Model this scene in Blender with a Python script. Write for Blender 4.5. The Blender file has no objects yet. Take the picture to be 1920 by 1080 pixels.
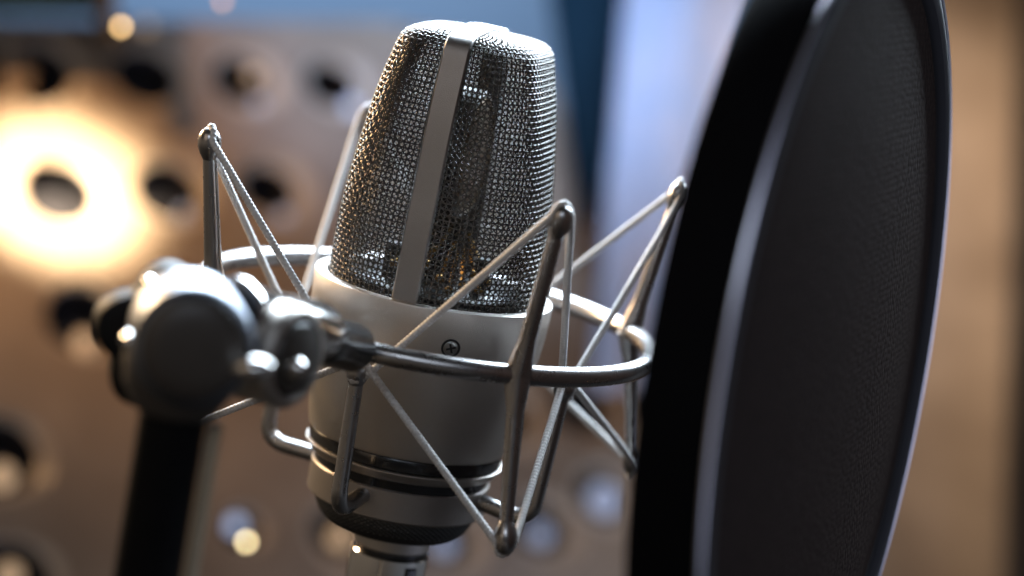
import bpy, bmesh, math, random
from mathutils import Vector, Matrix
random.seed(7)
MM = 0.001
PI = math.pi
sc = bpy.context.scene
C = sc.collection

# ------------------------------------------------------------------ camera frame (mm)
CAM = Vector((19.309, -658.935, 127.848))
RT = Vector((0.98297674, 0.03425139, 0.1805092))
UP = Vector((-0.18373005, 0.18324886, 0.96574486))
FW = Vector((0.0, 0.98246969, -0.18642238))
FPX = 5015.3


def at(x, y, depth):
    """the point seen at photo pixel (x, y) of the 1920x1080 photograph, at that distance along the view (mm)"""
    return CAM + depth * (FW + RT * ((x - 960) / FPX) - UP * ((y - 540) / FPX))


def cyl(r, deg, z):
    a = math.radians(deg)
    return Vector((r * math.sin(a), -r * math.cos(a), z))


# ------------------------------------------------------------------ object helpers
def link(name, bm, mat, parent=None, smooth=True, auto=35):
    me = bpy.data.meshes.new(name)
    for v in bm.verts:
        v.co *= MM
    bmesh.ops.recalc_face_normals(bm, faces=bm.faces)
    bm.to_mesh(me)
    bm.free()
    o = bpy.data.objects.new(name, me)
    C.objects.link(o)
    me.materials.append(mat)
    if smooth:
        for p in me.polygons:
            p.use_smooth = True
        try:
            me.set_sharp_from_angle(angle=math.radians(auto))
        except Exception:
            pass
    if parent is not None:
        o.parent = parent
        o.matrix_parent_inverse = parent.matrix_basis.inverted()
    return o


def thing(name, label, cat, loc=(0, 0, 0), group=None):
    o = bpy.data.objects.new(name, None)
    C.objects.link(o)
    o.empty_display_size = 0.01
    o.location = Vector(loc) * MM
    tag(o, label, cat, group)
    return o


def tag(o, label, cat, group=None, kind=None):
    if label:
        o['label'] = label
    if cat:
        o['category'] = cat
    if group:
        o['group'] = group
    if kind:
        o['kind'] = kind


def frame_for(t):
    t = t.normalized()
    a = Vector((0, 0, 1)) if abs(t.z) < 0.9 else Vector((1, 0, 0))
    n = t.cross(a).normalized()
    return n, t.cross(n).normalized()


def tube(bm, pts, rad, seg=14, closed=False, cap=True):
    """swept tube with parallel transported frame; rad is a number or a list"""
    n = len(pts)
    rads = rad if isinstance(rad, (list, tuple)) else [rad] * n
    rings = []
    T = []
    for i in range(n):
        if closed:
            t = pts[(i + 1) % n] - pts[i - 1]
        else:
            t = pts[min(i + 1, n - 1)] - pts[max(i - 1, 0)]
        T.append(t.normalized())
    u, v = frame_for(T[0])
    for i in range(n):
        t = T[i]
        u = (u - t * u.dot(t)).normalized()
        v = t.cross(u)
        rings.append([bm.verts.new(pts[i] + (u * math.cos(2 * PI * k / seg) + v * math.sin(2 * PI * k / seg)) * rads[i]) for k in range(seg)])
    m = n if closed else n - 1
    for i in range(m):
        a, b = rings[i], rings[(i + 1) % n]
        for k in range(seg):
            bm.faces.new((a[k], a[(k + 1) % seg], b[(k + 1) % seg], b[k]))
    if cap and not closed:
        bm.faces.new(rings[0][::-1])
        bm.faces.new(rings[-1])


def lathe(bm, prof, seg=96, origin=Vector((0, 0, 0)), axis=Vector((0, 0, 1)), close_ends=False, closed_profile=False):
    """revolve (radius, height) pairs about the axis"""
    u, v = frame_for(axis)
    axis = axis.normalized()
    rings = []
    for r, h in prof:
        if r < 1e-6:
            rings.append([bm.verts.new(origin + axis * h)])
        else:
            rings.append([bm.verts.new(origin + axis * h + (u * math.cos(2 * PI * k / seg) + v * math.sin(2 * PI * k / seg)) * r) for k in range(seg)])
    m = len(rings) if closed_profile else len(rings) - 1
    for i in range(m):
        a, b = rings[i], rings[(i + 1) % len(rings)]
        if len(a) == 1 and len(b) == 1:
            continue
        for k in range(seg):
            k2 = (k + 1) % seg
            if len(a) == 1:
                bm.faces.new((a[0], b[k2], b[k]))
            elif len(b) == 1:
                bm.faces.new((a[k], a[k2], b[0]))
            else:
                bm.faces.new((a[k], a[k2], b[k2], b[k]))


def ellipsoid(bm, c, r, axis=Vector((0, 0, 1)), stretch=1.0, seg=20, n=12):
    lathe(bm, [(r * math.sin(PI * i / n) if 0 < i < n else 0, -r * stretch * math.cos(PI * i / n)) for i in range(n + 1)], seg, c, axis)


def box(bm, c, ex, ey, ez, bevel=0):
    """box from centre and three half-extent vectors"""
    vs = []
    for sx in (-1, 1):
        for sy in (-1, 1):
            for sz in (-1, 1):
                vs.append(bm.verts.new(c + ex * sx + ey * sy + ez * sz))
    q = [(0, 1, 3, 2), (4, 6, 7, 5), (0, 4, 5, 1), (2, 3, 7, 6), (0, 2, 6, 4), (1, 5, 7, 3)]
    fs = [bm.faces.new([vs[i] for i in f]) for f in q]
    if bevel:
        es = list({e for f in fs for e in f.edges})
        bmesh.ops.bevel(bm, geom=es, offset=bevel, segments=3, affect='EDGES', profile=0.6)


def rounded(pts, r, n=8):
    """polyline with its corners rounded"""
    out = [pts[0]]
    for i in range(1, len(pts) - 1):
        p = pts[i]
        a = (pts[i - 1] - p)
        b = (pts[i + 1] - p)
        d = min(r, a.length * 0.49, b.length * 0.49)
        a = p + a.normalized() * d
        b = p + b.normalized() * d
        for k in range(n + 1):
            t = k / n
            out.append(a * (1 - t) ** 2 + p * 2 * t * (1 - t) + b * t * t)
    out.append(pts[-1])
    return out


def interp(tab, x):
    if x <= tab[0][0]:
        return tab[0][1]
    for (a, b), (c, d) in zip(tab, tab[1:]):
        if x <= c:
            t = (x - a) / (c - a)
            return b + (d - b) * t
    return tab[-1][1]


# ------------------------------------------------------------------ materials
def mat(name, col, rough=0.5, metal=0.0, noise=0.0, nscale=400, bump=0.0, bscale=3000, rvar=0.0, spec=0.5, sheen=0.0,
        emit=None, estr=0.0, aniso=0.0, coat=0.0):
    m = bpy.data.materials.new(name)
    m.use_nodes = True
    nt = m.node_tree
    b = nt.nodes['Principled BSDF']
    b.inputs['Base Color'].default_value = (*col, 1)
    b.inputs['Roughness'].default_value = rough
    b.inputs['Metallic'].default_value = metal
    b.inputs['Specular IOR Level'].default_value = spec
    b.inputs['Anisotropic'].default_value = aniso
    b.inputs['Coat Weight'].default_value = coat
    if sheen:
        b.inputs['Sheen Weight'].default_value = sheen
        b.inputs['Sheen Roughness'].default_value = 0.4
    if emit:
        b.inputs['Emission Color'].default_value = (*emit, 1)
        b.inputs['Emission Strength'].default_value = estr
    tc = nt.nodes.new('ShaderNodeTexCoord')
    if noise or rvar:
        n = nt.nodes.new('ShaderNodeTexNoise')
        n.inputs['Scale'].default_value = nscale
        n.inputs['Detail'].default_value = 6
        nt.links.new(tc.outputs['Object'], n.inputs['Vector'])
        if noise:
            r = nt.nodes.new('ShaderNodeMapRange')
            r.inputs['To Min'].default_value = 1 - noise
            r.inputs['To Max'].default_value = 1 + noise
            nt.links.new(n.outputs['Fac'], r.inputs['Value'])
            mx = nt.nodes.new('ShaderNodeVectorMath')
            mx.operation = 'SCALE'
            mx.inputs[0].default_value = col
            nt.links.new(r.outputs['Result'], mx.inputs['Scale'])
            nt.links.new(mx.outputs['Vector'], b.inputs['Base Color'])
        if rvar:
            r = nt.nodes.new('ShaderNodeMapRange')
            r.inputs['To Min'].default_value = max(0.02, rough - rvar)
            r.inputs['To Max'].default_value = rough + rvar
            nt.links.new(n.outputs['Fac'], r.inputs['Value'])
            nt.links.new(r.outputs['Result'], b.inputs['Roughness'])
    if bump:
        n2 = nt.nodes.new('ShaderNodeTexNoise')
        n2.inputs['Scale'].default_value = bscale
        n2.inputs['Detail'].default_value = 3
        nt.links.new(tc.outputs['Object'], n2.inputs['Vector'])
        bp = nt.nodes.new('ShaderNodeBump')
        bp.inputs['Strength'].default_value = bump
        bp.inputs['Distance'].default_value = 0.0002
        nt.links.new(n2.outputs['Fac'], bp.inputs['Height'])
        nt.links.new(bp.outputs['Normal'], b.inputs['Normal'])
    return m


M = {}
M['nickel'] = mat('satin_nickel', (0.49, 0.455, 0.42), 0.44, 1.0, noise=0.05, nscale=900, bump=0.35, bscale=5200, rvar=0.05)
M['collar'] = mat('collar_metal', (0.36, 0.33, 0.31), 0.42, 1.0, noise=0.05, nscale=900, bump=0.25, bscale=5200)
M['strap'] = mat('strap_nickel', (0.30, 0.285, 0.275), 0.42, 1.0, noise=0.04, nscale=900, bump=0.3, bscale=5200)
M['wire'] = mat('mesh_wire', (0.125, 0.115, 0.105), 0.27, 1.0, noise=0.15, nscale=300)
M['inner_wire'] = mat('inner_mesh_wire', (0.11, 0.105, 0.10), 0.2, 1.0, noise=0.15, nscale=300)
M['cage'] = mat('cage_metal', (0.38, 0.365, 0.36), 0.28, 1.0, noise=0.05, nscale=350, bump=0.05, bscale=5000, rvar=0.03)
M['knob'] = mat('knob_black', (0.008, 0.008, 0.008), 0.6, 0.0, spec=0.12, noise=0.2, nscale=200)
M['rod'] = mat('beige_rod', (0.50, 0.40, 0.28), 0.4, 0.2, noise=0.1, nscale=100)
M['black_gloss'] = mat('black_gloss', (0.006, 0.006, 0.007), 0.24, 0.0, noise=0.2, nscale=300, rvar=0.05)
M['black'] = mat('black_plastic', (0.004, 0.004, 0.0045), 0.5, 0.0, noise=0.3, nscale=200, bump=0.2, bscale=2500, spec=0.08)
M['groove'] = mat('dark_groove', (0.012, 0.012, 0.013), 0.35, 0.0)
M['chrome'] = mat('polished_chrome', (0.62, 0.60, 0.58), 0.12, 1.0, noise=0.05, nscale=120, rvar=0.06)
M['clamp'] = mat('clamp_grey_metal', (0.19, 0.21, 0.25), 0.46, 1.0, noise=0.08, nscale=150, rvar=0.06)
M['clamp_face'] = mat('clamp_cap', (0.045, 0.037, 0.031), 0.45, 0.0, noise=0.25, nscale=150)
M['screw'] = mat('screw_steel', (0.30, 0.30, 0.29), 0.3, 1.0, noise=0.1, nscale=900)
M['gold'] = mat('capsule_brass', (0.38, 0.22, 0.06), 0.35, 1.0, noise=0.1, nscale=300)
M['membrane'] = mat('membrane_gold', (0.10, 0.06, 0.02), 0.35, 1.0, noise=0.1, nscale=300)
M['capsule'] = mat('capsule_body', (0.03, 0.028, 0.026), 0.35, 0.2, noise=0.2, nscale=200)
M['pcb'] = mat('capsule_base', (0.02, 0.022, 0.022), 0.3, 0.0)
M['hoop'] = mat('hoop_black', (0.005, 0.005, 0.006), 0.7, 0.0, noise=0.2, nscale=60, rvar=0.05, spec=0.02)
M['rim'] = mat('hoop_lip', (0.03, 0.03, 0.033), 0.52, 0.0, spec=0.10, noise=0.15, nscale=60, rvar=0.06)
M['silver_edge'] = mat('hoop_edge', (0.8, 0.8, 0.88), 0.3, 1.0, noise=0.1, nscale=80)

# braided elastic cord: ribbed sleeve
m = mat('elastic_cord', (0.62, 0.60, 0.585), 0.6, 0.0, noise=0.18, nscale=1500, bump=0.9, bscale=4200, sheen=0.3)
M['cord'] = m

# knurled nut: crossed waves as a bump
m = mat('knurled_metal', (0.10, 0.10, 0.10), 0.33, 0.9)
M['knurl'] = m


def fabric_mat():
    m = bpy.data.materials.new('pop_fabric')
    m.use_nodes = True
    nt = m.node_tree
    b = nt.nodes['Principled BSDF']
    b.inputs['Roughness'].default_value = 0.75
    b.inputs['Specular IOR Level'].default_value = 0.05
    b.inputs['Sheen Weight'].default_value = 0.03
    b.inputs['Sheen Roughness'].default_value = 0.5
    b.inputs['Sheen Tint'].default_value = (0.8, 0.6, 0.5, 1)
    tc = nt.nodes.new('ShaderNodeTexCoord')
    vo = nt.nodes.new('ShaderNodeTexVoronoi')
    vo.inputs['Scale'].default_value = 640
    vo.inputs['Randomness'].default_value = 0.55
    nt.links.new(tc.outputs['Object'], vo.inputs['Vector'])
    no = nt.nodes.new('ShaderNodeTexNoise')
    no.inputs['Scale'].default_value = 60
    no.inputs['Detail'].default_value = 8
    nt.links.new(tc.outputs['Object'], no.inputs['Vector'])
    r = nt.nodes.new('ShaderNodeValToRGB')
    r.color_ramp.elements[0].position = 0.30
    r.color_ramp.elements[0].color = (0.0022, 0.0014, 0.0012, 1)
    r.color_ramp.elements[1].position = 0.75
    r.color_ramp.elements[1].color = (0.006, 0.0046, 0.0043, 1)
    nt.links.new(no.outputs['Fac'], r.inputs['Fac'])
    mx = nt.nodes.new('ShaderNodeMix')
    mx.data_type = 'RGBA'
    mx.inputs['A'].default_value = (0.030, 0.019, 0.015, 1)
    nt.links.new(vo.outputs['Distance'], mx.inputs['Factor'])
    nt.links.new(r.outputs['Color'], mx.inputs['B'])
    nt.links.new(mx.outputs['Result'], b.inputs['Base Color'])
    bp = nt.nodes.new('ShaderNodeBump')
    bp.invert = True
    bp.inputs['Strength'].default_value = 1.0
    bp.inputs['Distance'].default_value = 0.0002
    nt.links.new(vo.outputs['Distance'], bp.inputs['Height'])
    nt.links.new(bp.outputs['Normal'], b.inputs['Normal'])
    return m


M['fabric'] = fabric_mat()


def mottled(name, c1, c2, scale, rough, spec=0.5, stretch=(1, 1, 1), bump=0.0):
    m = bpy.data.materials.new(name)
    m.use_nodes = True
    nt = m.node_tree
    b = nt.nodes['Principled BSDF']
    b.inputs['Roughness'].default_value = rough
    b.inputs['Specular IOR Level'].default_value = spec
    tc = nt.nodes.new('ShaderNodeTexCoord')
    mp = nt.nodes.new('ShaderNodeMapping')
    mp.inputs['Scale'].default_value = stretch
    nt.links.new(tc.outputs['Object'], mp.inputs['Vector'])
    no = nt.nodes.new('ShaderNodeTexNoise')
    no.inputs['Scale'].default_value = scale
    no.inputs['Detail'].default_value = 7
    no.inputs['Roughness'].default_value = 0.6
    nt.links.new(mp.outputs['Vector'], no.inputs['Vector'])
    r = nt.nodes.new('ShaderNodeValToRGB')
    r.color_ramp.elements[0].position = 0.32
    r.color_ramp.elements[0].color = (*c1, 1)
    r.color_ramp.elements[1].position = 0.68
    r.color_ramp.elements[1].color = (*c2, 1)
    nt.links.new(no.outputs['Fac'], r.inputs['Fac'])
    nt.links.new(r.outputs['Color'], b.inputs['Base Color'])
    if bump:
        bp = nt.nodes.new('ShaderNodeBump')
        bp.inputs['Strength'].default_value = bump
        bp.inputs['Distance'].default_value = 0.002
        nt.links.new(no.outputs['Fac'], bp.inputs['Height'])
        nt.links.new(bp.outputs['Normal'], b.inputs['Normal'])
    return m


M['panel'] = mottled('tan_panel', (0.21, 0.148, 0.10), (0.44, 0.33, 0.24), 11, 0.42, 0.6, bump=0.5)
M['dish'] = mottled('dish_lining', (0.52, 0.41, 0.31), (0.60, 0.49, 0.39), 30, 0.28, 0.9)  # paler than the board: lit hole walls put into the colour
M['dark_back'] = mottled('dark_backing', (0.03, 0.028, 0.032), (0.045, 0.042, 0.05), 20, 0.8, 0.1)  # near black: shade inside the holes painted on bores and backing
M['wall'] = mottled('blue_grey_wall', (0.22, 0.29, 0.38), (0.27, 0.34, 0.44), 3, 0.7)
M['navy'] = mottled('navy_cloth', (0.005, 0.016, 0.026), (0.009, 0.025, 0.038), 8, 0.9, 0.1)
M['curtain'] = mottled('pale_blue_cloth', (0.38, 0.45, 0.60), (0.62, 0.56, 0.62), 14, 0.85, 0.2, stretch=(2.2, 2.2, 0.8))
M['darkwood'] = mottled('dark_post', (0.015, 0.010, 0.007), (0.03, 0.02, 0.014), 12, 0.6)
M['plug'] = mat('pale_plug', (0.75, 0.80, 0.92), 0.3, 0.0, noise=0.03, nscale=200)

# ------------------------------------------------------------------ THE MICROPHONE
mic = thing('microphone', 'silver studio condenser microphone with woven wire head hanging in the shock mount', 'microphone', (0, 0, -40))

PSI = 12.0            # ridge of the head: strap faces the camera, turned a little to the left
cu = Vector((-math.sin(math.radians(PSI)), -math.cos(math.radians(PSI)), 0))   # along the ridge, towards camera
cv = Vector((math.cos(math.radians(PSI)), -math.sin(math.radians(PSI)), 0))    # across, towards the pop filter

# meridian of the head (w, z), bottom to top centre
MER = [(26.6, -1.2), (26.4, 4), (25.9, 12), (25.2, 20), (24.1, 28), (22.9, 36), (21.6, 44), (20.2, 51), (19.0, 56), (18.2, 59.5),
       (17.5, 61.6), (16.2, 63.0), (14.0, 63.8), (9.5, 64.3), (4.5, 64.7), (1.2, 64.9)]


def resample(tab, step):
    # Catmull-Rom through tab then constant arc steps
    P = []
    n = len(tab)
    for i in range(n - 1):
        p0 = tab[max(i - 1, 0)]; p1 = tab[i]; p2 = tab[i + 1]; p3 = tab[min(i + 2, n - 1)]
        for k in range(12):
            t = k / 12
            P.append(tuple(0.5 * ((2 * p1[j]) + (-p0[j] + p2[j]) * t + (2 * p0[j] - 5 * p1[j] + 4 * p2[j] - p3[j]) * t * t + (-p0[j] + 3 * p1[j] - 3 * p2[j] + p3[j]) * t ** 3) for j in (0, 1)))
    P.append(tab[-1])
    out = [P[0]]
    acc = 0
    for a, b in zip(P, P[1:]):
        d = math.hypot(b[0] - a[0], b[1] - a[1])
        while acc + d >= step:
            t = (step - acc) / d
            a = (a[0] + (b[0] - a[0]) * t, a[1] + (b[1] - a[1]) * t)
            out.append(a)
            d = math.hypot(b[0] - a[0], b[1] - a[1])
            acc = 0
        acc += d
    return out


def head_pt(w, z, th, inset=0.0):
    e = interp([(0, 2.0), (8, 2.25), (20, 2.8), (40, 3.5), (56, 4.0), (66, 3.8)], z)
    ra = interp([(0, 1.0), (25, 0.985), (60, 0.97)], z)      # across
    rb = interp([(0, 1.0), (25, 1.01), (60, 1.08)], z)     # along the ridge
    c, s = math.cos(th), math.sin(th)
    r = (abs(c / rb) ** e + abs(s / ra) ** e) ** (-1 / e)
    w = max(w - inset, 0.3)
    return cu * (c * r * w) + cv * (s * r * w) + Vector((0, 0, z))


def head_frame(mer, i, th):
    w, z = mer[i]
    p = head_pt(w, z, th)
    a = mer[max(i - 1, 0)]
    b = mer[min(i + 1, len(mer) - 1)]
    tm = head_pt(b[0], b[1], th) - head_pt(a[0], a[1], th)
    tt = head_pt(w, z, th + 0.01) - head_pt(w, z, th - 0.01)
    n = tt.cross(tm).normalized()
    if n.dot(p - Vector((0, 0, 20))) < 0:
        n = -n
    return p, n


def woven(name, nv, step, rw, amp, inset, material, stop_w=1.5):
    """real woven wire cloth wrapped on the head: uprights and hoops passing over and under each other"""
    mer = resample([(w - inset * (1 if z < 60 else 1), z - (inset if z > 50 else inset * max(0, (z - 30) / 20))) for w, z in MER if w - inset > 0.2], step / 2)
    bm = bmesh.new()
    n = len(mer)
    P = {}
    for i in range(n):
        for j in range(2 * nv):
            P[i, j] = head_frame(mer, i, 2 * PI * j / (2 * nv))
    # uprights at even j; rows at even i
    for j in range(0, 2 * nv, 2):
        sgn = 1 if (j // 2) % 2 else -1
        pts = []
        for i in range(n):
            if mer[i][0] < stop_w * (1 if (j // 2) % 2 else 3.0):
                break
            p, nn = P[i, j]
            k = (1 if (i // 2) % 2 else -1) * sgn if i % 2 == 0 else 0
            pts.append(p + nn * amp * k)
        if len(pts) > 2:
            tube(bm, pts, rw, 5, cap=False)
    for i in range(0, n, 2):
        if mer[i][0] < stop_w * 2:
            break
        sg = 1 if (i // 2) % 2 else -1
        pts = []
        for j in range(2 * nv):
            p, nn = P[i, j]
            k = -(1 if (j // 2) % 2 else -1) * sg if j % 2 == 0 else 0
            pts.append(p + nn * amp * k)
        tube(bm, pts, rw, 5, closed=True)
    return link(name, bm, material, mic, auto=80)


grille = woven('mesh_grille', 116, 1.38, 0.20, 0.22, 0.0, M['wire'])


def diagonal(name, nv, inset, rw, material, k=1.0):
    """second layer: wire cloth laid on the bias"""
    mer = resample([(w - inset, z - (inset if z > 50 else inset * max(0, (z - 30) / 20))) for w, z in MER if w - inset > 3], 1.1)
    bm = bmesh.new()
    for sg in (1, -1):
        for q in range(nv):
            th = 2 * PI * (q + (0.25 if sg > 0 else 0)) / nv
            pts = []
            for i, (w, z) in enumerate(mer):
                p = head_pt(w, z, th)
                p += Vector((p.x, p.y, 0)).normalized() * (0.16 * sg)
                pts.append(p)
                th += sg * k * 1.1 / 24.0
            tube(bm, pts, rw, 5, cap=False)
    return link(name, bm, material, mic, auto=80)


diagonal('inner_mesh', 94, 1.6, 0.15, M['inner_wire'])

# strap over the head (follows the ridge plane)
bm = bmesh.new()
mer = resample(MER, 1.2)
path = []
for side in (0, PI):
    seq = []
    for w, z in mer:
        p, nn = head_pt(w, z, side), None
        seq.append((w, z, side))
    path.append(seq)
cl = []
front = [(w, z, 0) for w, z in mer if w > 2]
back = [(w, z, PI) for w, z in mer[::-1] if w > 2]
allp = [head_pt(*q) for q in front] + [Vector((0, 0, 65.0))] + [head_pt(*q) for q in back]
N = len(allp)
rows = []
for i, p in enumerate(allp):
    t = (allp[min(i + 1, N - 1)] - allp[max(i - 1, 0)]).normalized()
    nn = cv.cross(t).normalized()
    if nn.dot(p - Vector((0, 0, 20))) < 0:
        nn = -nn
    hw = 3.25
    prof = [(-hw, -0.9), (-hw, 0.85), (-hw + 0.35, 1.25), (hw - 0.35, 1.25), (hw, 0.85), (hw, -0.9)]
    rows.append([bm.verts.new(p + cv * a + nn * b) for a, b in prof])
for a, b in zip(rows, rows[1:]):
    for k in range(6):
        bm.faces.new((a[k], a[(k + 1) % 6], b[(k + 1) % 6], b[k]))
bm.faces.new(rows[0]); bm.faces.new(rows[-1])
link('head_strap', bm, M['strap'], mic, auto=30)

# capsule inside the head
bm = bmesh.new()
lathe(bm, [(0, -4.5), (15.5, -4.5), (16.5, -3.8), (16.5, 3.8), (15.5, 4.5), (0, 4.5)], 48, Vector((0, 0, 34)) + cv * 0, cv)
caps = link('capsule', bm, M['capsule'], mic)
bm = bmesh.new()
lathe(bm, [(0, 4.7), (12.5, 4.7), (12.8, 4.6)], 48, Vector((0, 0, 34)), cv)
lathe(bm, [(13.2, 4.6), (14.0, 5.0), (14.8, 4.6)], 48, Vector((0, 0, 34)), cv)
link('membrane', bm, M['membrane'], caps)
bm = bmesh.new()
tube(bm, [Vector((0, 0, 2)), Vector((0, 0, 19))], 5.5, 20)
lathe(bm, [(0, 2.4), (21, 2.4), (22, 1.8), (22, 0), (0, 0)], 48, Vector((0, 0, -1.0)))
for k in range(3):
    a = cyl(13, 60 + 120 * k, 1)
    tube(bm, [a, a + Vector((0, 0, 9))], 2.0, 12)
link('capsule_post', bm, M['pcb'], mic)
bm = bmesh.new()
for dg, hz in ((-38, 6), (-28, 3), (25, 4), (34, 7), (42, 3), (50, 5), (5, 5), (-8, 8), (14, 2.5)):
    a = cyl(17, dg, hz)
    ellipsoid(bm, a, 1.1, seg=10, n=6)
    tube(bm, [a, cyl(8, dg + 20, hz + 8)], 0.45, 6)
link('solder_contact', bm, M['gold'], mic)

# body shell
bm = bmesh.new()
lathe(bm, [(26.9, -2.6), (27.1, -0.4), (27.4, 0.0), (29.75, 0.0), (30.05, -0.12), (30.2, -0.5), (30.05, -5), (29.65, -10), (28.9, -16), (28.0, -22),
           (27.1, -28), (26.2, -33.5), (25.35, -38.6), (25.1, -39.4), (24.6, -39.7), (22, -39.7)], 160)
link('body_shell', bm, M['nickel'], mic, auto=40)
bm = bmesh.new()
lathe(bm, [(27.0, -1.2), (24.5, -1.1), (22.0, -1.0)], 96)
link('head_seat', bm, M['black_gloss'], mic)
bm = bmesh.new()
lathe(bm, [(22, -39.75), (24.5, -39.8), (24.75, -40.2), (24.75, -42.6), (24.4, -42.9), (22, -42.95)], 128)
link('insulating_ring', bm, M['black_gloss'], mic)
bm = bmesh.new()
lathe(bm, [(20, -43.0), (25.0, -43.0), (25.35, -43.15), (25.35, -43.5), (24.7, -43.75), (23.9, -45.4), (23.4, -45.8), (20, -45.8)], 128)
link('base_flange', bm, M['nickel'], mic)
bm = bmesh.new()
lathe(bm, [(20, -45.85), (22.6, -45.9), (22.3, -48.3), (20, -48.35)], 96)
link('base_ring', bm, M['black_gloss'], mic)

# screw in the body
sa = 14.5
sp = cyl(29.85, sa, -9.0)
sn = Vector((math.sin(math.radians(sa)) * 0.99, -math.cos(math.radians(sa)) * 0.99, -0.10)).normalized()
bm = bmesh.new()
lathe(bm, [(2.35, -0.6), (2.35, 0.10), (2.1, 0.14), (1.8, 0.02), (1.8, -0.6)], 40, sp, sn, closed_profile=True)
scr = link('screw', bm, M['groove'], mic)
bm = bmesh.new()
lathe(bm, [(1.72, -0.6), (1.72, -0.05), (1.5, 0.1), (0.8, 0.2), (0, 0.22)], 40, sp, sn)
link('screw_head', bm, M['screw'], scr)
su = sn.cross(Vector((0, 0, 1))).normalized()
sv = sn.cross(su).normalized()
bm = bmesh.new()
for a in (0.35, 0.35 + PI / 2):
    d = su * math.cos(a) + sv * math.sin(a)
    e = sn.cross(d)
    box(bm, sp + sn * 0.1, d * 1.2, e * 0.26, sn * 0.16)
link('screw_slot', bm, M['groove'], scr, smooth=False)

# ------------------------------------------------------------------ THE SHOCK MOUNT
mount = thing('shock_mount', 'silver metal spider shock mount holding the microphone with elastic cords, clamp at its left', 'shock mount', (0, 0, -60))
PH = 25.3
RR, ZR = 57.0, -7.4
bm = bmesh.new()
seg = 160
lathe(bm, [(RR + 2.45 * math.cos(2 * PI * k / 18), ZR + 2.45 * math.sin(2 * PI * k / 18)) for k in range(18)], seg, closed_profile=True)
link('mount_ring', bm, M['cage'], mount)

az = {'B': PH, 'C': PH + 90, 'D': PH + 180, 'A': PH - 90}
tips = {}
lows = {}
for k, a in az.items():
    up = {'A': (64.3, 29.6), 'B': (64.0, 31.6), 'C': (63.4, 30.0), 'D': (63.8, 30.2)}[k]
    lo = {'A': (66, -43.8), 'B': (66.6, -44.6), 'C': (65.6, -42.8), 'D': (66, -43.8)}[k]
    T = cyl(up[0], a, up[1])
    L = cyl(lo[0], a, lo[1])
    J = cyl(RR, a, ZR)
    tips[k], lows[k] = T, L
    for which, E in (('upper', T), ('lower', L)):
        bm = bmesh.new()
        d = (E - J).normalized()
        n = 14
        pts = [J + (E - J) * (i / n) for i in range(n + 1)]
        rad = [2.3 - 0.65 * (i / n) if i > 2 else 2.3 + (3 - i) * 0.36 for i in range(n + 1)]
        tube(bm, pts, rad, 14)
        # bulb at the end with a neck and two small ears that keep the cord on it
        lathe(bm, [(1.3, -5.2), (1.9, -4.0), (2.5, -2.6), (2.85, -1.0), (2.8, 0.6), (2.4, 1.9), (1.6, 2.9), (0.8, 3.3), (0, 3.4)], 20, E, d)
        link('prong', bm, M['cage'], mount)

# inner cage: collar clamped to the mic, four bent rods
bm = bmesh.new()
lathe(bm, [(21, -48.4), (22.5, -48.4), (22.85, -48.7), (22.85, -56.0), (22.4, -56.5), (18, -56.55), (18, -48.4)], 128, closed_profile=True)
link('collar', bm, M['collar'], mount)
inn = {}
for k, a, rt in (('FL', PH - 45, 39.2), ('FR', PH + 45, 39.0), ('BR', PH + 135, 38.5), ('BL', PH + 225, 37.0)):
    T = cyl(rt, a, -16.4)
    inn[k] = T
    base = cyl(21.5, a, -51.0)
    corner = cyl(38.8 if k == 'BL' else rt - 2.2, a, -51.0 if k == 'BL' else -52.8)
    pts = rounded([base, corner, T], 6.5, 10)
    bm = bmesh.new()
    m_ = len(pts)
    tube(bm, pts, [2.1 - 0.5 * max(0, (i - 10) / (m_ - 10)) if i > 10 else 2.1 for i in range(m_)], 14)
    d = (T - corner).normalized()
    lathe(bm, [(1.4, -4.6), (2.0, -3.4), (2.6, -2.0), (2.8, -0.6), (2.5, 0.8), (1.6, 1.9), (0, 2.3)], 20, T, d)
    link('cradle_rod', bm, M['cage'], mount)

# knurled nut with diamond knurling as real relief
bm = bmesh.new()
prof = [(20.6, -56.6), (20.9, -57.3), (20.3, -59.2), (19.2, -61.2), (17.6, -62.7), (16.9, -63.2)]
segs = 300
rowz = 26
tab = [(-p[1], p[0]) for p in prof]
rings = []
for i in range(rowz + 1):
    z = -56.6 - (63.2 - 56.6) * i / rowz
    r0 = interp(tab, -z)
    ring = []
    for k in range(segs):
        th = 2 * PI * k / segs
        s1 = (k / 4.0 + i / 4.0) % 1.0
        s2 = (k / 4.0 - i / 4.0) % 1.0
        h = -0.32 * (max(0, 1 - 3.2 * min(s1, 1 - s1)) + max(0, 1 - 3.2 * min(s2, 1 - s2)))
        if i < 2 or i > rowz - 1:
            h = 0
        ring.append(bm.verts.new(((r0 + h) * math.sin(th), -(r0 + h) * math.cos(th), z)))
    rings.append(ring)
for a, b in zip(rings, rings[1:]):
    for k in range(segs):
        bm.faces.new((a[k], a[(k + 1) % segs], b[(k + 1) % segs], b[k]))
lathe(bm, [(16.9, -63.2), (15.9, -63.6), (9, -63.7)], 96)
lathe(bm, [(20.6, -56.6), (17, -56.6)], 96)
link('knurled_nut', bm, M['knurl'], mount, smooth=True, auto=60)


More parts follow.
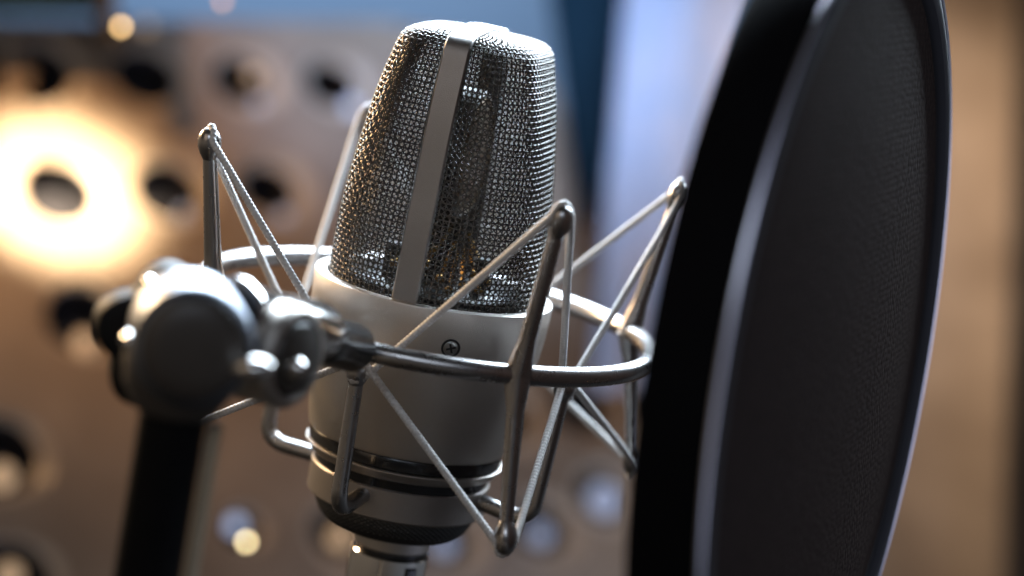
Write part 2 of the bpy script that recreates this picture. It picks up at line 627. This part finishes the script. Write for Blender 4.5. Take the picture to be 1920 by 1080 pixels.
# elastic cords: closed zigzags, ribbed sleeve as relief
def cord_loop(outer, order, zs):
    pts = []
    anchors = []
    for i, (k1, k2) in enumerate(order):
        O = outer[k1]
        I = inn[k2]
        anchors.append(('o', k1, O))
        anchors.append(('i', k2, I))
    raw = []
    n = len(anchors)
    for i, (ty, k, P) in enumerate(anchors):
        prev = anchors[i - 1][2]
        nxt = anchors[(i + 1) % n][2]
        rad = Vector((P.x, P.y, 0)).normalized()
        tang = Vector((-rad.y, rad.x, 0))
        sg = 1 if (nxt - prev).dot(tang) > 0 else -1
        # the cord passes over the bulb (outer) / under the bulb (inner)
        if ty == 'o':
            d = Vector((0, 0, zs))
            raw += [P - tang * sg * 2.5 + d * 0.3, P - tang * sg * 1.4 + d * 2.6, P + d * 3.5, P + tang * sg * 1.4 + d * 2.6, P + tang * sg * 2.5 + d * 0.3]
        else:
            d = Vector((0, 0, -zs))
            raw += [P - tang * sg * 2.4 + d * 1.0, P + d * 2.6 + rad * 1.6, P + tang * sg * 2.4 + d * 1.0]
    # smooth and sample finely
    out = []
    n = len(raw)
    for i in range(n):
        a, b = raw[i], raw[(i + 1) % n]
        L = (b - a).length
        if L > 12:
            p0 = a
            k = int(L / 0.26)
            out += [a + (b - a) * (j / k) for j in range(k)]
        else:
            p0, p3 = raw[i - 1], raw[(i + 2) % n]
            if (a - p0).length > 12:
                p0 = a - (a - p0).normalized() * 3
            if (p3 - b).length > 12:
                p3 = b + (p3 - b).normalized() * 3
            k = max(2, int(L / 0.26))
            for j in range(k):
                t = j / k
                out.append(0.5 * ((2 * a) + (b - p0) * t + (2 * p0 - 5 * a + 4 * b - p3) * t * t + (3 * a - p0 - 3 * b + p3) * t ** 3))
    rads = [0.84 + (0.14 if (i % 4) in (0, 1) else 0.0) for i in range(len(out))]
    bm = bmesh.new()
    tube(bm, out, rads, 9, closed=True)
    return link('elastic_cord', bm, M['cord'], mount, auto=80)


cord_loop(tips, [('A', 'FL'), ('B', 'FR'), ('C', 'BR'), ('D', 'BL')], 1)
cord_loop(lows, [('A', 'FL'), ('B', 'FR'), ('C', 'BR'), ('D', 'BL')], -1)

# swivel clamp at the left, nearer the camera
fc = at(364, 655, 530)       # centre of the drum's front cap
bc = at(352, 612, 556)       # its back end
dax = (fc - bc).normalized()
swv = None
bm = bmesh.new()
Ld = (fc - bc).length
lathe(bm, [(0, 0), (11.4, 0), (12.3, 0.8), (12.3, Ld - 3.0), (11.9, Ld - 1.8), (10.5, Ld - 0.7)], 64, bc, dax)
drum = link('clamp_drum', bm, M['clamp'], mount)
bm = bmesh.new()
lathe(bm, [(10.6, Ld - 1.5), (10.4, Ld - 0.6), (9.6, Ld + 0.2), (6, Ld + 1.0), (0, Ld + 1.2)], 64, bc, dax)
link('clamp_cap', bm, M['clamp_face'], drum)
# lower housing that grips the stand
tube_dir = (UP * 0.983 + RT * 0.0).normalized()
tube_dir = Vector((0, 0, 1))
top_t = at(326, 770, 545)
bm = bmesh.new()
lathe(bm, [(0, 0), (8.2, 0), (8.9, 1), (11.2, 5), (12.0, 10), (11.0, 15), (0, 16)], 48, top_t, tube_dir)
link('clamp_socket', bm, M['clamp_face'], drum)
# lobed tightening knob on the back of the drum
kc = at(314, 634, 562)
bm = bmesh.new()
u, v = frame_for(dax)
lob = []
for h, sc_ in ((-7, 0.86), (-6, 0.96), (-4.5, 1.0), (2.5, 1.0), (4, 0.96), (4.8, 0.86)):
    ring = []
    for k in range(90):
        th = 2 * PI * k / 90
        r = (12.4 + 3.6 * (0.5 + 0.5 * math.cos(5 * th + 0.9)) ** 0.6) * sc_
        ring.append(bm.verts.new(kc + dax * h + (u * math.cos(th) + v * math.sin(th)) * r))
    lob.append(ring)
for a, b in zip(lob, lob[1:]):
    for k in range(90):
        bm.faces.new((a[k], a[(k + 1) % 90], b[(k + 1) % 90], b[k]))
bm.faces.new(lob[0]); bm.faces.new(lob[-1])
knob = link('clamp_knob', bm, M['knob'], mount)
for (x, y, dp, r) in ((243, 640, 540, 1.7), (282, 534, 552, 1.5), (303, 541, 552, 1.4)):
    bm = bmesh.new()
    P = at(x, y, dp)
    lathe(bm, [(r, -5), (r, 0), (r * 0.8, 0.9), (r * 0.4, 1.4), (0, 1.5)], 20, P, dax)
    link('knob_stud', bm, M['chrome'], knob)  # chrome tips added to give the bright highlights around the knob
bm = bmesh.new()
ellipsoid(bm, at(474, 690, 528), 2.2, RT, 1.9, 24, 14)
link('clamp_bolt', bm, M['chrome'], mount)  # polished blob added for the blue-white highlight on the drum corner
# arm from the drum to the knuckle
a0 = at(430, 585, 556)
a1 = at(600, 622, 590)
bm = bmesh.new()
ad = (a1 - a0)
lathe(bm, [(0, 0), (7.6, 0), (7.9, 1), (7.0, 4), (6.4, ad.length * 0.5), (6.8, ad.length - 3), (6.2, ad.length), (0, ad.length)], 40, a0, ad)
link('clamp_arm', bm, M['chrome'], mount)
# knuckle: silver barrel with a dark cap, axis to the right and towards the camera
kf = at(556, 672, 562)
kax = (RT * 0.86 - FW * 0.48 - UP * 0.20).normalized()
bm = bmesh.new()
lathe(bm, [(0, -13), (9.8, -13), (11.2, -12), (11.2, -1.2), (10.2, 0), (8.7, 0.2), (8.4, -0.7)], 56, kf, kax)
kn = link('knuckle', bm, M['nickel'], mount)
bm = bmesh.new()
lathe(bm, [(8.4, -0.9), (7.4, 0.6), (4, 1.3), (0, 1.5)], 48, kf, kax)
link('knuckle_cap', bm, M['clamp_face'], kn)
ks = at(562, 692, 557)
bm = bmesh.new()
lathe(bm, [(0, 2.4), (1.4, 2.1), (2.1, 1.2), (2.3, 0), (2.3, -1.2)], 24, ks - kax * 1.0, kax)
link('pivot_pin', bm, M['chrome'], kn)
# black socket holding the ring
s0 = at(596, 636, 592)
s1 = at(664, 652, 612)
bm = bmesh.new()
sd = s1 - s0
lathe(bm, [(0, 0), (4.7, 0), (5.7, 0.6), (5.7, sd.length - 1.2), (4.9, sd.length), (3.0, sd.length + 0.4), (2.6, sd.length + 3), (0, sd.length + 3)], 36, s0, sd)
link('ring_socket', bm, M['black_gloss'], mount)

# ------------------------------------------------------------------ cable plug below the mic
plug = thing('cable_connector', 'polished metal cable plug pushed up into the bottom of the microphone', 'connector', (0, 0, -110))
bm = bmesh.new()
PX = Vector((1.0, 0, 0))
lathe(bm, [(0, -63.8), (9.7, -63.8), (10.0, -64.2), (10.0, -67.9), (9.6, -68.4), (0, -68.4)], 56, PX)
link('lock_sleeve', bm, M['nickel'], plug)
bm = bmesh.new()
lathe(bm, [(0, -68.45), (9.2, -68.5), (9.2, -69.5), (0, -69.55)], 56, PX)
link('sleeve_gap', bm, M['groove'], plug)
bm = bmesh.new()
lathe(bm, [(0, -69.6), (9.8, -69.6), (10.2, -70.1), (10.2, -100), (8.5, -104), (4.5, -106), (0, -106)], 56, PX)
pb = link('plug_barrel', bm, M['chrome'], plug)
bm = bmesh.new()
a = math.radians(38)
e1 = Vector((math.cos(a), math.sin(a), 0)); e0 = Vector((math.sin(a), -math.cos(a), 0))
box(bm, PX + e0 * 9.9 + Vector((0, 0, -78)), e1 * 1.6, e0 * 0.9, Vector((0, 0, 6.5)), 0.4)
link('release_tab', bm, M['black_gloss'], plug)

# ------------------------------------------------------------------ stand
stand = thing('microphone_stand', 'black metal stand tube under the clamp at lower left', 'microphone stand', (top_t.x, top_t.y, -330))
bm = bmesh.new()
lathe(bm, [(0, -0.1), (6.9, -0.1), (6.9, -260), (0, -260)], 48, top_t, tube_dir)
link('tube', bm, M['black'], stand)
bm = bmesh.new()
gx = top_t + RT * 8.6 + FW * 3.0
tube(bm, [Vector((gx.x, gx.y, top_t.z - 2)), Vector((gx.x, gx.y, top_t.z - 258))], 1.7, 16)
link('guide_rod', bm, M['rod'], stand)  # added rod, its beige stands for the lit right edge of the tube

# ------------------------------------------------------------------ pop filter
pc = Vector((95.2, -69.4, 12.3))
pn = Vector((0.93950236, -0.33413173, 0.07544077)).normalized()
pop = thing('pop_filter', 'large round black pop filter with a fabric screen on the right of the microphone', 'pop filter', (94.2, -76.9, -90))
RP = 99.5
bm = bmesh.new()
lathe(bm, [(RP - 1.9, -15.4), (RP + 0.6, -15.2), (RP + 1.2, -13.5), (RP + 0.5, -3), (RP - 0.2, -1.3), (RP - 2.0, -1.2), (RP - 8.2, -2.5), (RP - 8.7, -9), (RP - 4, -15.4)],
      256, pc, pn, closed_profile=True)
link('hoop', bm, M['hoop'], pop)
bm = bmesh.new()
lathe(bm, [(RP - 1.8, -1.15), (RP - 2.0, -0.3), (RP - 3.0, 0.3), (RP - 5, 0.6), (RP - 7, 0.3), (RP - 8.0, -0.7), (RP - 8.5, -1.7), (RP - 8.5, -2.2)], 256, pc, pn)
link('inner_lip', bm, M['rim'], pop)
bm = bmesh.new()
lathe(bm, [(RP - 0.8 + 0.6 * math.cos(2 * PI * k / 10), -0.4 + 0.6 * math.sin(2 * PI * k / 10)) for k in range(10)], 256, pc, pn, closed_profile=True)
link('outer_bead', bm, M['silver_edge'], pop)
bm = bmesh.new()
lathe(bm, [(RP - 8.6, -1.9)] + [((RP - 8.6) * (1 - i / 14.0) if i < 14 else 0, -1.9 + 3.2 * (1 - (1 - i / 14.0) ** 2)) for i in range(1, 15)], 200, pc, pn)
link('fabric_screen', bm, M['fabric'], pop)

# ------------------------------------------------------------------ the background: perforated panel
n_p = (-FW * 0.78 + RT * 0.36 + UP * 0.52).normalized()
p0 = at(300, 400, 1130)


def on_panel(x, y, off=0.0):
    d = FW + RT * ((x - 960) / FPX) - UP * ((y - 540) / FPX)
    t = (p0 + n_p * off - CAM).dot(n_p) / d.dot(n_p)
    return CAM + d * t


pu = (RT - n_p * RT.dot(n_p)).normalized()
pv = n_p.cross(pu).normalized()
if pv.dot(UP) < 0:
    pv = -pv
holes = [(65, 130), (272, 138), (452, 145), (622, 152), (110, 355), (312, 352), (502, 350), (680, 352), (155, 592), (-40, 120), (-75, 350),
         (-5, 850), (200, 840), (20, 1085), (448, 985), (640, 995), (832, 1005), (1012, 985), (1130, 925), (945, 780), (1095, 760), (350, 590),
         (240, 1040), (1790, 470), (1840, 930), (1870, 150), (540, 590), (1260, 760)]
small = {(448, 985): 0.55, (1790, 470): 0.0, (1840, 930): 0.0, (1870, 150): 0.0, (240, 1040): 0.0, (200, 840): 0.0, (350, 590): 0.0, (540, 590): 0.0, (680, 352): 0.7}
panel = thing('perforated_panel', 'tan perforated board with round dished holes, blurred behind the microphone', 'panel', tuple(p0))
bm = bmesh.new()


def loc(P):
    q = P - p0
    return q.dot(pu), q.dot(pv)


def wor(a, b, off=0.0):
    return p0 + pu * a + pv * b + n_p * off


corners = [on_panel(-300, 40), on_panel(720, 40), on_panel(1000, 95), on_panel(1105, 330), on_panel(1560, 400), on_panel(1560, -300), on_panel(2250, -300), on_panel(2250, 1500), on_panel(-300, 1500)]
edges = []
outer = [bm.verts.new(c) for c in corners]
for i in range(len(outer)):
    edges.append(bm.edges.new((outer[i], outer[(i + 1) % len(outer)])))
hl = []
for h in holes:
    s = small.get(h, 1.0)
    if s == 0:
        continue
    a, b = loc(on_panel(h[0] + 14, h[1] + 6))
    K = 40
    s *= interp([(0, 1.62), (700, 1.5), (1200, 1.5)], h[0])
    vs = [bm.verts.new(wor(a + 12.0 * s * math.cos(2 * PI * k / K), b + 12.0 * s * math.sin(2 * PI * k / K))) for k in range(K)]
    for i in range(K):
        edges.append(bm.edges.new((vs[i], vs[(i + 1) % K])))
    hl.append((a, b, s, min(s / 1.4, 1.0) * interp([(60, 16.5), (300, 14.6), (450, 12.6), (620, 12.0)], h[0])))
bmesh.ops.triangle_fill(bm, use_beauty=True, use_dissolve=False, edges=edges)
link('board', bm, M['panel'], panel, smooth=False)
for (a, b, s, rh) in hl:
    def shift(bm):
        for v in bm.verts:
            dd = (v.co - p0).dot(n_p)
            if dd < -0.3:
                v.co += (-pu * 1.6 + pv * 0.8) * s * min(1, -dd / 3.0)
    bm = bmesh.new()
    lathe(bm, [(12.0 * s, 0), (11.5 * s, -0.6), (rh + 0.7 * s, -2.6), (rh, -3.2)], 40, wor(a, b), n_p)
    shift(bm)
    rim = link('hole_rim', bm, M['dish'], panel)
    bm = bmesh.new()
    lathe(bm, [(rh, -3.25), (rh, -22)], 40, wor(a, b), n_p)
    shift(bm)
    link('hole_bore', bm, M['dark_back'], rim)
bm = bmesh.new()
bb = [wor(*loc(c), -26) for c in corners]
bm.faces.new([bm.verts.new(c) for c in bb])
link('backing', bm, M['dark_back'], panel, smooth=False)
# added glowing discs, standing in for light seen in the holes
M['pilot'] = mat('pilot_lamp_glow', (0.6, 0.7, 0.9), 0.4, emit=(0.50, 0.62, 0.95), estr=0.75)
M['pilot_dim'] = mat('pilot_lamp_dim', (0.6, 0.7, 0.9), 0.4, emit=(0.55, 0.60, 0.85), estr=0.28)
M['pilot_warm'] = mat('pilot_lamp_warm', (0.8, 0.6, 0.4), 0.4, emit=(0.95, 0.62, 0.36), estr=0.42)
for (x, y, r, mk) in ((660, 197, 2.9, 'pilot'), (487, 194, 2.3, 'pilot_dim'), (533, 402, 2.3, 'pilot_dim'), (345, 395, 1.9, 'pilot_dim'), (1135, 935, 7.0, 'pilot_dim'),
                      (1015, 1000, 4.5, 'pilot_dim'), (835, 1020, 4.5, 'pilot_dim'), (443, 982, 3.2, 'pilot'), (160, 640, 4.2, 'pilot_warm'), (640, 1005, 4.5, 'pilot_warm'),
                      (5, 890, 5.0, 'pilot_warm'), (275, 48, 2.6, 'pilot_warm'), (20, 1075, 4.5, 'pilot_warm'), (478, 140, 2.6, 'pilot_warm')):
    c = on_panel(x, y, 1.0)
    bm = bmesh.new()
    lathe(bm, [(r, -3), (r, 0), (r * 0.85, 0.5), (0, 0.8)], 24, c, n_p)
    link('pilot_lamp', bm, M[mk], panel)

# glowing bulbs seen as soft discs
for (x, y, dp, col, st, lab) in ((227, 50, 960, (1.0, 0.62, 0.25), 9, 'small warm bulb glowing above the upper left hole of the board'),
                                (417, 2, 960, (1.0, 0.45, 0.15), 3, 'dim orange bulb hanging at the top, above the second gap between holes'),
                                (462, 1016, 960, (1.0, 0.80, 0.42), 10, 'pale yellow bulb glowing low on the board between stand and microphone')):
    bm = bmesh.new()
    ellipsoid(bm, at(x, y, dp), 1.3, seg=14, n=8)
    o = link('indicator_bulb', bm, mat('bulb_glow', (0.8, 0.7, 0.5), 0.4, emit=col, estr=st), None)
    tag(o, lab, 'bulb', 'small bulbs by the board')

# ------------------------------------------------------------------ hangings and walls
def sheet(name, x0, x1, x0b, x1b, y0, y1, depth, folds, amp, material, thick=4.0, nseg=60):
    """a hanging cloth with real folds and thickness"""
    bm = bmesh.new()
    grid = []
    for side in (0, 1):
        g = []
        for j in range(25):
            tj = j / 24
            row = []
            for i in range(nseg + 1):
                t = i / nseg
                x = (x0 + (x1 - x0) * t) * (1 - tj) + (x0b + (x1b - x0b) * t) * tj
                y = y0 + (y1 - y0) * tj
                d = depth + amp * math.sin(folds * 2 * PI * t + 0.7 * math.sin(3 * tj)) + side * thick
                Q = on_panel(x, y)
                row.append(bm.verts.new(at(x, y, (Q - CAM).dot(FW) - 60 + d)))
            g.append(row)
        grid.append(g)
    for g in grid:
        for r1, r2 in zip(g, g[1:]):
            for i in range(nseg):
                bm.faces.new((r1[i], r1[i + 1], r2[i + 1], r2[i]))
    f, b = grid
    for j in range(24):
        for i in (0, nseg):
            bm.faces.new((f[j][i], f[j + 1][i], b[j + 1][i], b[j][i]))
    for i in range(nseg):
        for j in (0, 24):
            bm.faces.new((f[j][i], f[j][i + 1], b[j][i + 1], b[j][i]))
    return link(name, bm, material, None, auto=60)


o = sheet('curtain', 1180, 1420, 1105, 1330, -120, 735, 0, 1.3, 7, M['curtain'])
tag(o, 'pale blue curtain hanging between the microphone and the pop filter', 'curtain')
o = sheet('drape', 1015, 1215, 1085, 1120, -120, 420, 22, 1.2, 6, M['navy'])
tag(o, 'dark navy drape hanging just right of the microphone head', 'drape')
o = sheet('dark_post', 1935, 2080, 1905, 2050, -160, 1300, 0, 0.5, 3, M['darkwood'])
tag(o, 'dark brown post at the right edge of the picture', 'post')
o = sheet('dark_bracket', 160, 205, 190, 225, -120, 75, 0, 0.5, 2, M['darkwood'])
tag(o, 'dark bracket hanging above the upper left of the board', 'bracket')
o = sheet('dark_cloth', -90, 180, -90, 192, -140, 26, 15, 0.8, 4, M['navy'])
tag(o, 'dark navy cloth hanging in the top left corner above the board', 'cloth')

bm = bmesh.new()
cs = [at(-900, -900, 1900), at(2800, -900, 1900), at(2800, 2200, 1900), at(-900, 2200, 1900)]
bm.faces.new([bm.verts.new(c) for c in cs])
o = link('wall', bm, M['wall'], None, smooth=False)
o['kind'] = 'structure'

# ------------------------------------------------------------------ camera
cam = bpy.data.cameras.new('camera')
co = bpy.data.objects.new('camera', cam)
C.objects.link(co)
R = Matrix((RT, UP, -FW)).transposed().to_4x4()
R.translation = CAM * MM
co.matrix_world = R
cam.sensor_width = 36
cam.lens = FPX / 1920 * 36
cam.clip_start = 0.02
cam.clip_end = 50
cam.dof.use_dof = True
cam.dof.focus_distance = 0.642
cam.dof.aperture_fstop = 5.0
sc.camera = co


# ------------------------------------------------------------------ light
def area(name, pos, target, size, power, col, sy=None):
    l = bpy.data.lights.new(name, 'AREA')
    l.energy = power
    l.color = col
    l.size = size
    if sy:
        l.shape = 'RECTANGLE'
        l.size_y = sy
    o = bpy.data.objects.new(name, l)
    C.objects.link(o)
    p = Vector(pos) * MM
    o.location = p
    o.rotation_euler = (Vector(target) * MM - p).to_track_quat('-Z', 'Y').to_euler()
    return o


def spot(name, pos, target, power, col, deg, blend=1.0, size=0.01):
    l = bpy.data.lights.new(name, 'SPOT')
    l.energy = power
    l.color = col
    l.spot_size = math.radians(deg)
    l.spot_blend = blend
    l.shadow_soft_size = size
    o = bpy.data.objects.new(name, l)
    C.objects.link(o)
    p = Vector(pos) * MM
    o.location = p
    o.rotation_euler = (Vector(target) * MM - p).to_track_quat('-Z', 'Y').to_euler()
    return o


# cool window light from above and behind
area('window_light', (20, 235, 245), (20, 0, 235), 0.42, 18.0, (0.72, 0.86, 1.0), 0.26)
# warm lamp behind at the left
area('warm_lamp', (-330, 190, 120), (-100, -300, 120), 0.10, 3.9, (1.0, 0.68, 0.38))
area('side_light', (560, -150, 30), (110, -80, 0), 0.25, 0.7, (0.66, 0.72, 1.0), 0.5)
# soft dim room light from the front
area('room_light', (-420, -560, 300), (0, 0, 0), 0.45, 0.42, (1.0, 0.80, 0.62))
area('room_light_cool', (60, -640, 380), (10, 0, 0), 0.25, 0.36, (0.75, 0.85, 1.0))
# small cool source high at the front: the blue-white glints on the clamp
area('glint_light', (-120, -900, 560), (-60, -100, -20), 0.10, 0.55, (0.72, 0.84, 1.0))
# hot patch on the board
hp = on_panel(95, 330)
spot('board_spot', hp + n_p * 210 - pu * 40 + pv * 10, hp + pu * 5 - pv * 4, 27, (1.0, 0.82, 0.56), 25, 1.0)
spot('board_glow', hp + n_p * 190 - pu * 130 + pv * 60, on_panel(230, 350), 1.9, (1.0, 0.56, 0.24), 72, 1.0)
rp = on_panel(1840, 450)
spot('board_spot_right', rp + n_p * 230 - pu * 60 + pv * 60, rp, 3.0, (1.0, 0.78, 0.58), 110, 1.0)
# cool light on the hangings and the wall
T = on_panel(820, 40)
spot('board_cool', T + Vector((0, -200, 260)), T, 5.5, (0.42, 0.62, 1.0), 52, 1.0, 0.02)
T = on_panel(1060, 940)
spot('low_cool', T + n_p * 250 + Vector((60, 0, 60)), T, 0.8, (0.62, 0.76, 1.0), 60, 1.0, 0.02)
T = on_panel(1240, 230)
spot('cool_spot', T + Vector((-20, -300, 250)), T, 4.5, (0.50, 0.68, 1.0), 50, 1.0, 0.03)
spot('wall_spot', at(500, -1500, 1500), at(600, -50, 1900), 19, (0.50, 0.72, 1.0), 80, 1.0, 0.05)

w = bpy.data.worlds.new('World')
sc.world = w
w.use_nodes = True
nt = w.node_tree
bg = nt.nodes['Background']
tc = nt.nodes.new('ShaderNodeTexCoord')
sx = nt.nodes.new('ShaderNodeSeparateXYZ')
nt.links.new(tc.outputs['Generated'], sx.inputs['Vector'])
rp_ = nt.nodes.new('ShaderNodeValToRGB')
mr = nt.nodes.new('ShaderNodeMapRange')
mr.inputs['From Min'].default_value = -1
nt.links.new(sx.outputs['Z'], mr.inputs['Value'])
nt.links.new(mr.outputs['Result'], rp_.inputs['Fac'])
e = rp_.color_ramp.elements
e[0].position = 0.0; e[0].color = (0.02, 0.02, 0.02, 1)
e[1].position = 1.0; e[1].color = (0.035, 0.035, 0.035, 1)
for p_, g_ in ((0.25, 0.06), (0.36, 0.17), (0.44, 0.21), (0.49, 0.12), (0.55, 0.03)):
    x = e.new(p_)
    x.color = (g_, g_, g_, 1)
side = nt.nodes.new('ShaderNodeValToRGB')
mr2 = nt.nodes.new('ShaderNodeMapRange')
mr2.inputs['From Min'].default_value = -1
nt.links.new(sx.outputs['X'], mr2.inputs['Value'])
nt.links.new(mr2.outputs['Result'], side.inputs['Fac'])
f_ = side.color_ramp.elements
f_[0].position = 0.1; f_[0].color = (1.0, 0.82, 0.64, 1)
f_[1].position = 0.9; f_[1].color = (0.80, 0.88, 1.0, 1)
x = f_.new(0.5); x.color = (0.62, 0.54, 0.48, 1)
mul = nt.nodes.new('ShaderNodeMix')
mul.data_type = 'RGBA'
mul.blend_type = 'MULTIPLY'
mul.inputs['Factor'].default_value = 1.0
nt.links.new(rp_.outputs['Color'], mul.inputs['A'])
nt.links.new(side.outputs['Color'], mul.inputs['B'])
nt.links.new(mul.outputs['Result'], bg.inputs['Color'])
bg.inputs['Strength'].default_value = 1.0

sc.view_settings.view_transform = 'Standard'
sc.view_settings.look = 'None'
sc.view_settings.exposure = 0
sc.view_settings.gamma = 1
sc.view_settings.use_curve_mapping = False
sc.cycles.use_denoising = True
sc.cycles.max_bounces = 8
sc.cycles.sample_clamp_indirect = 6
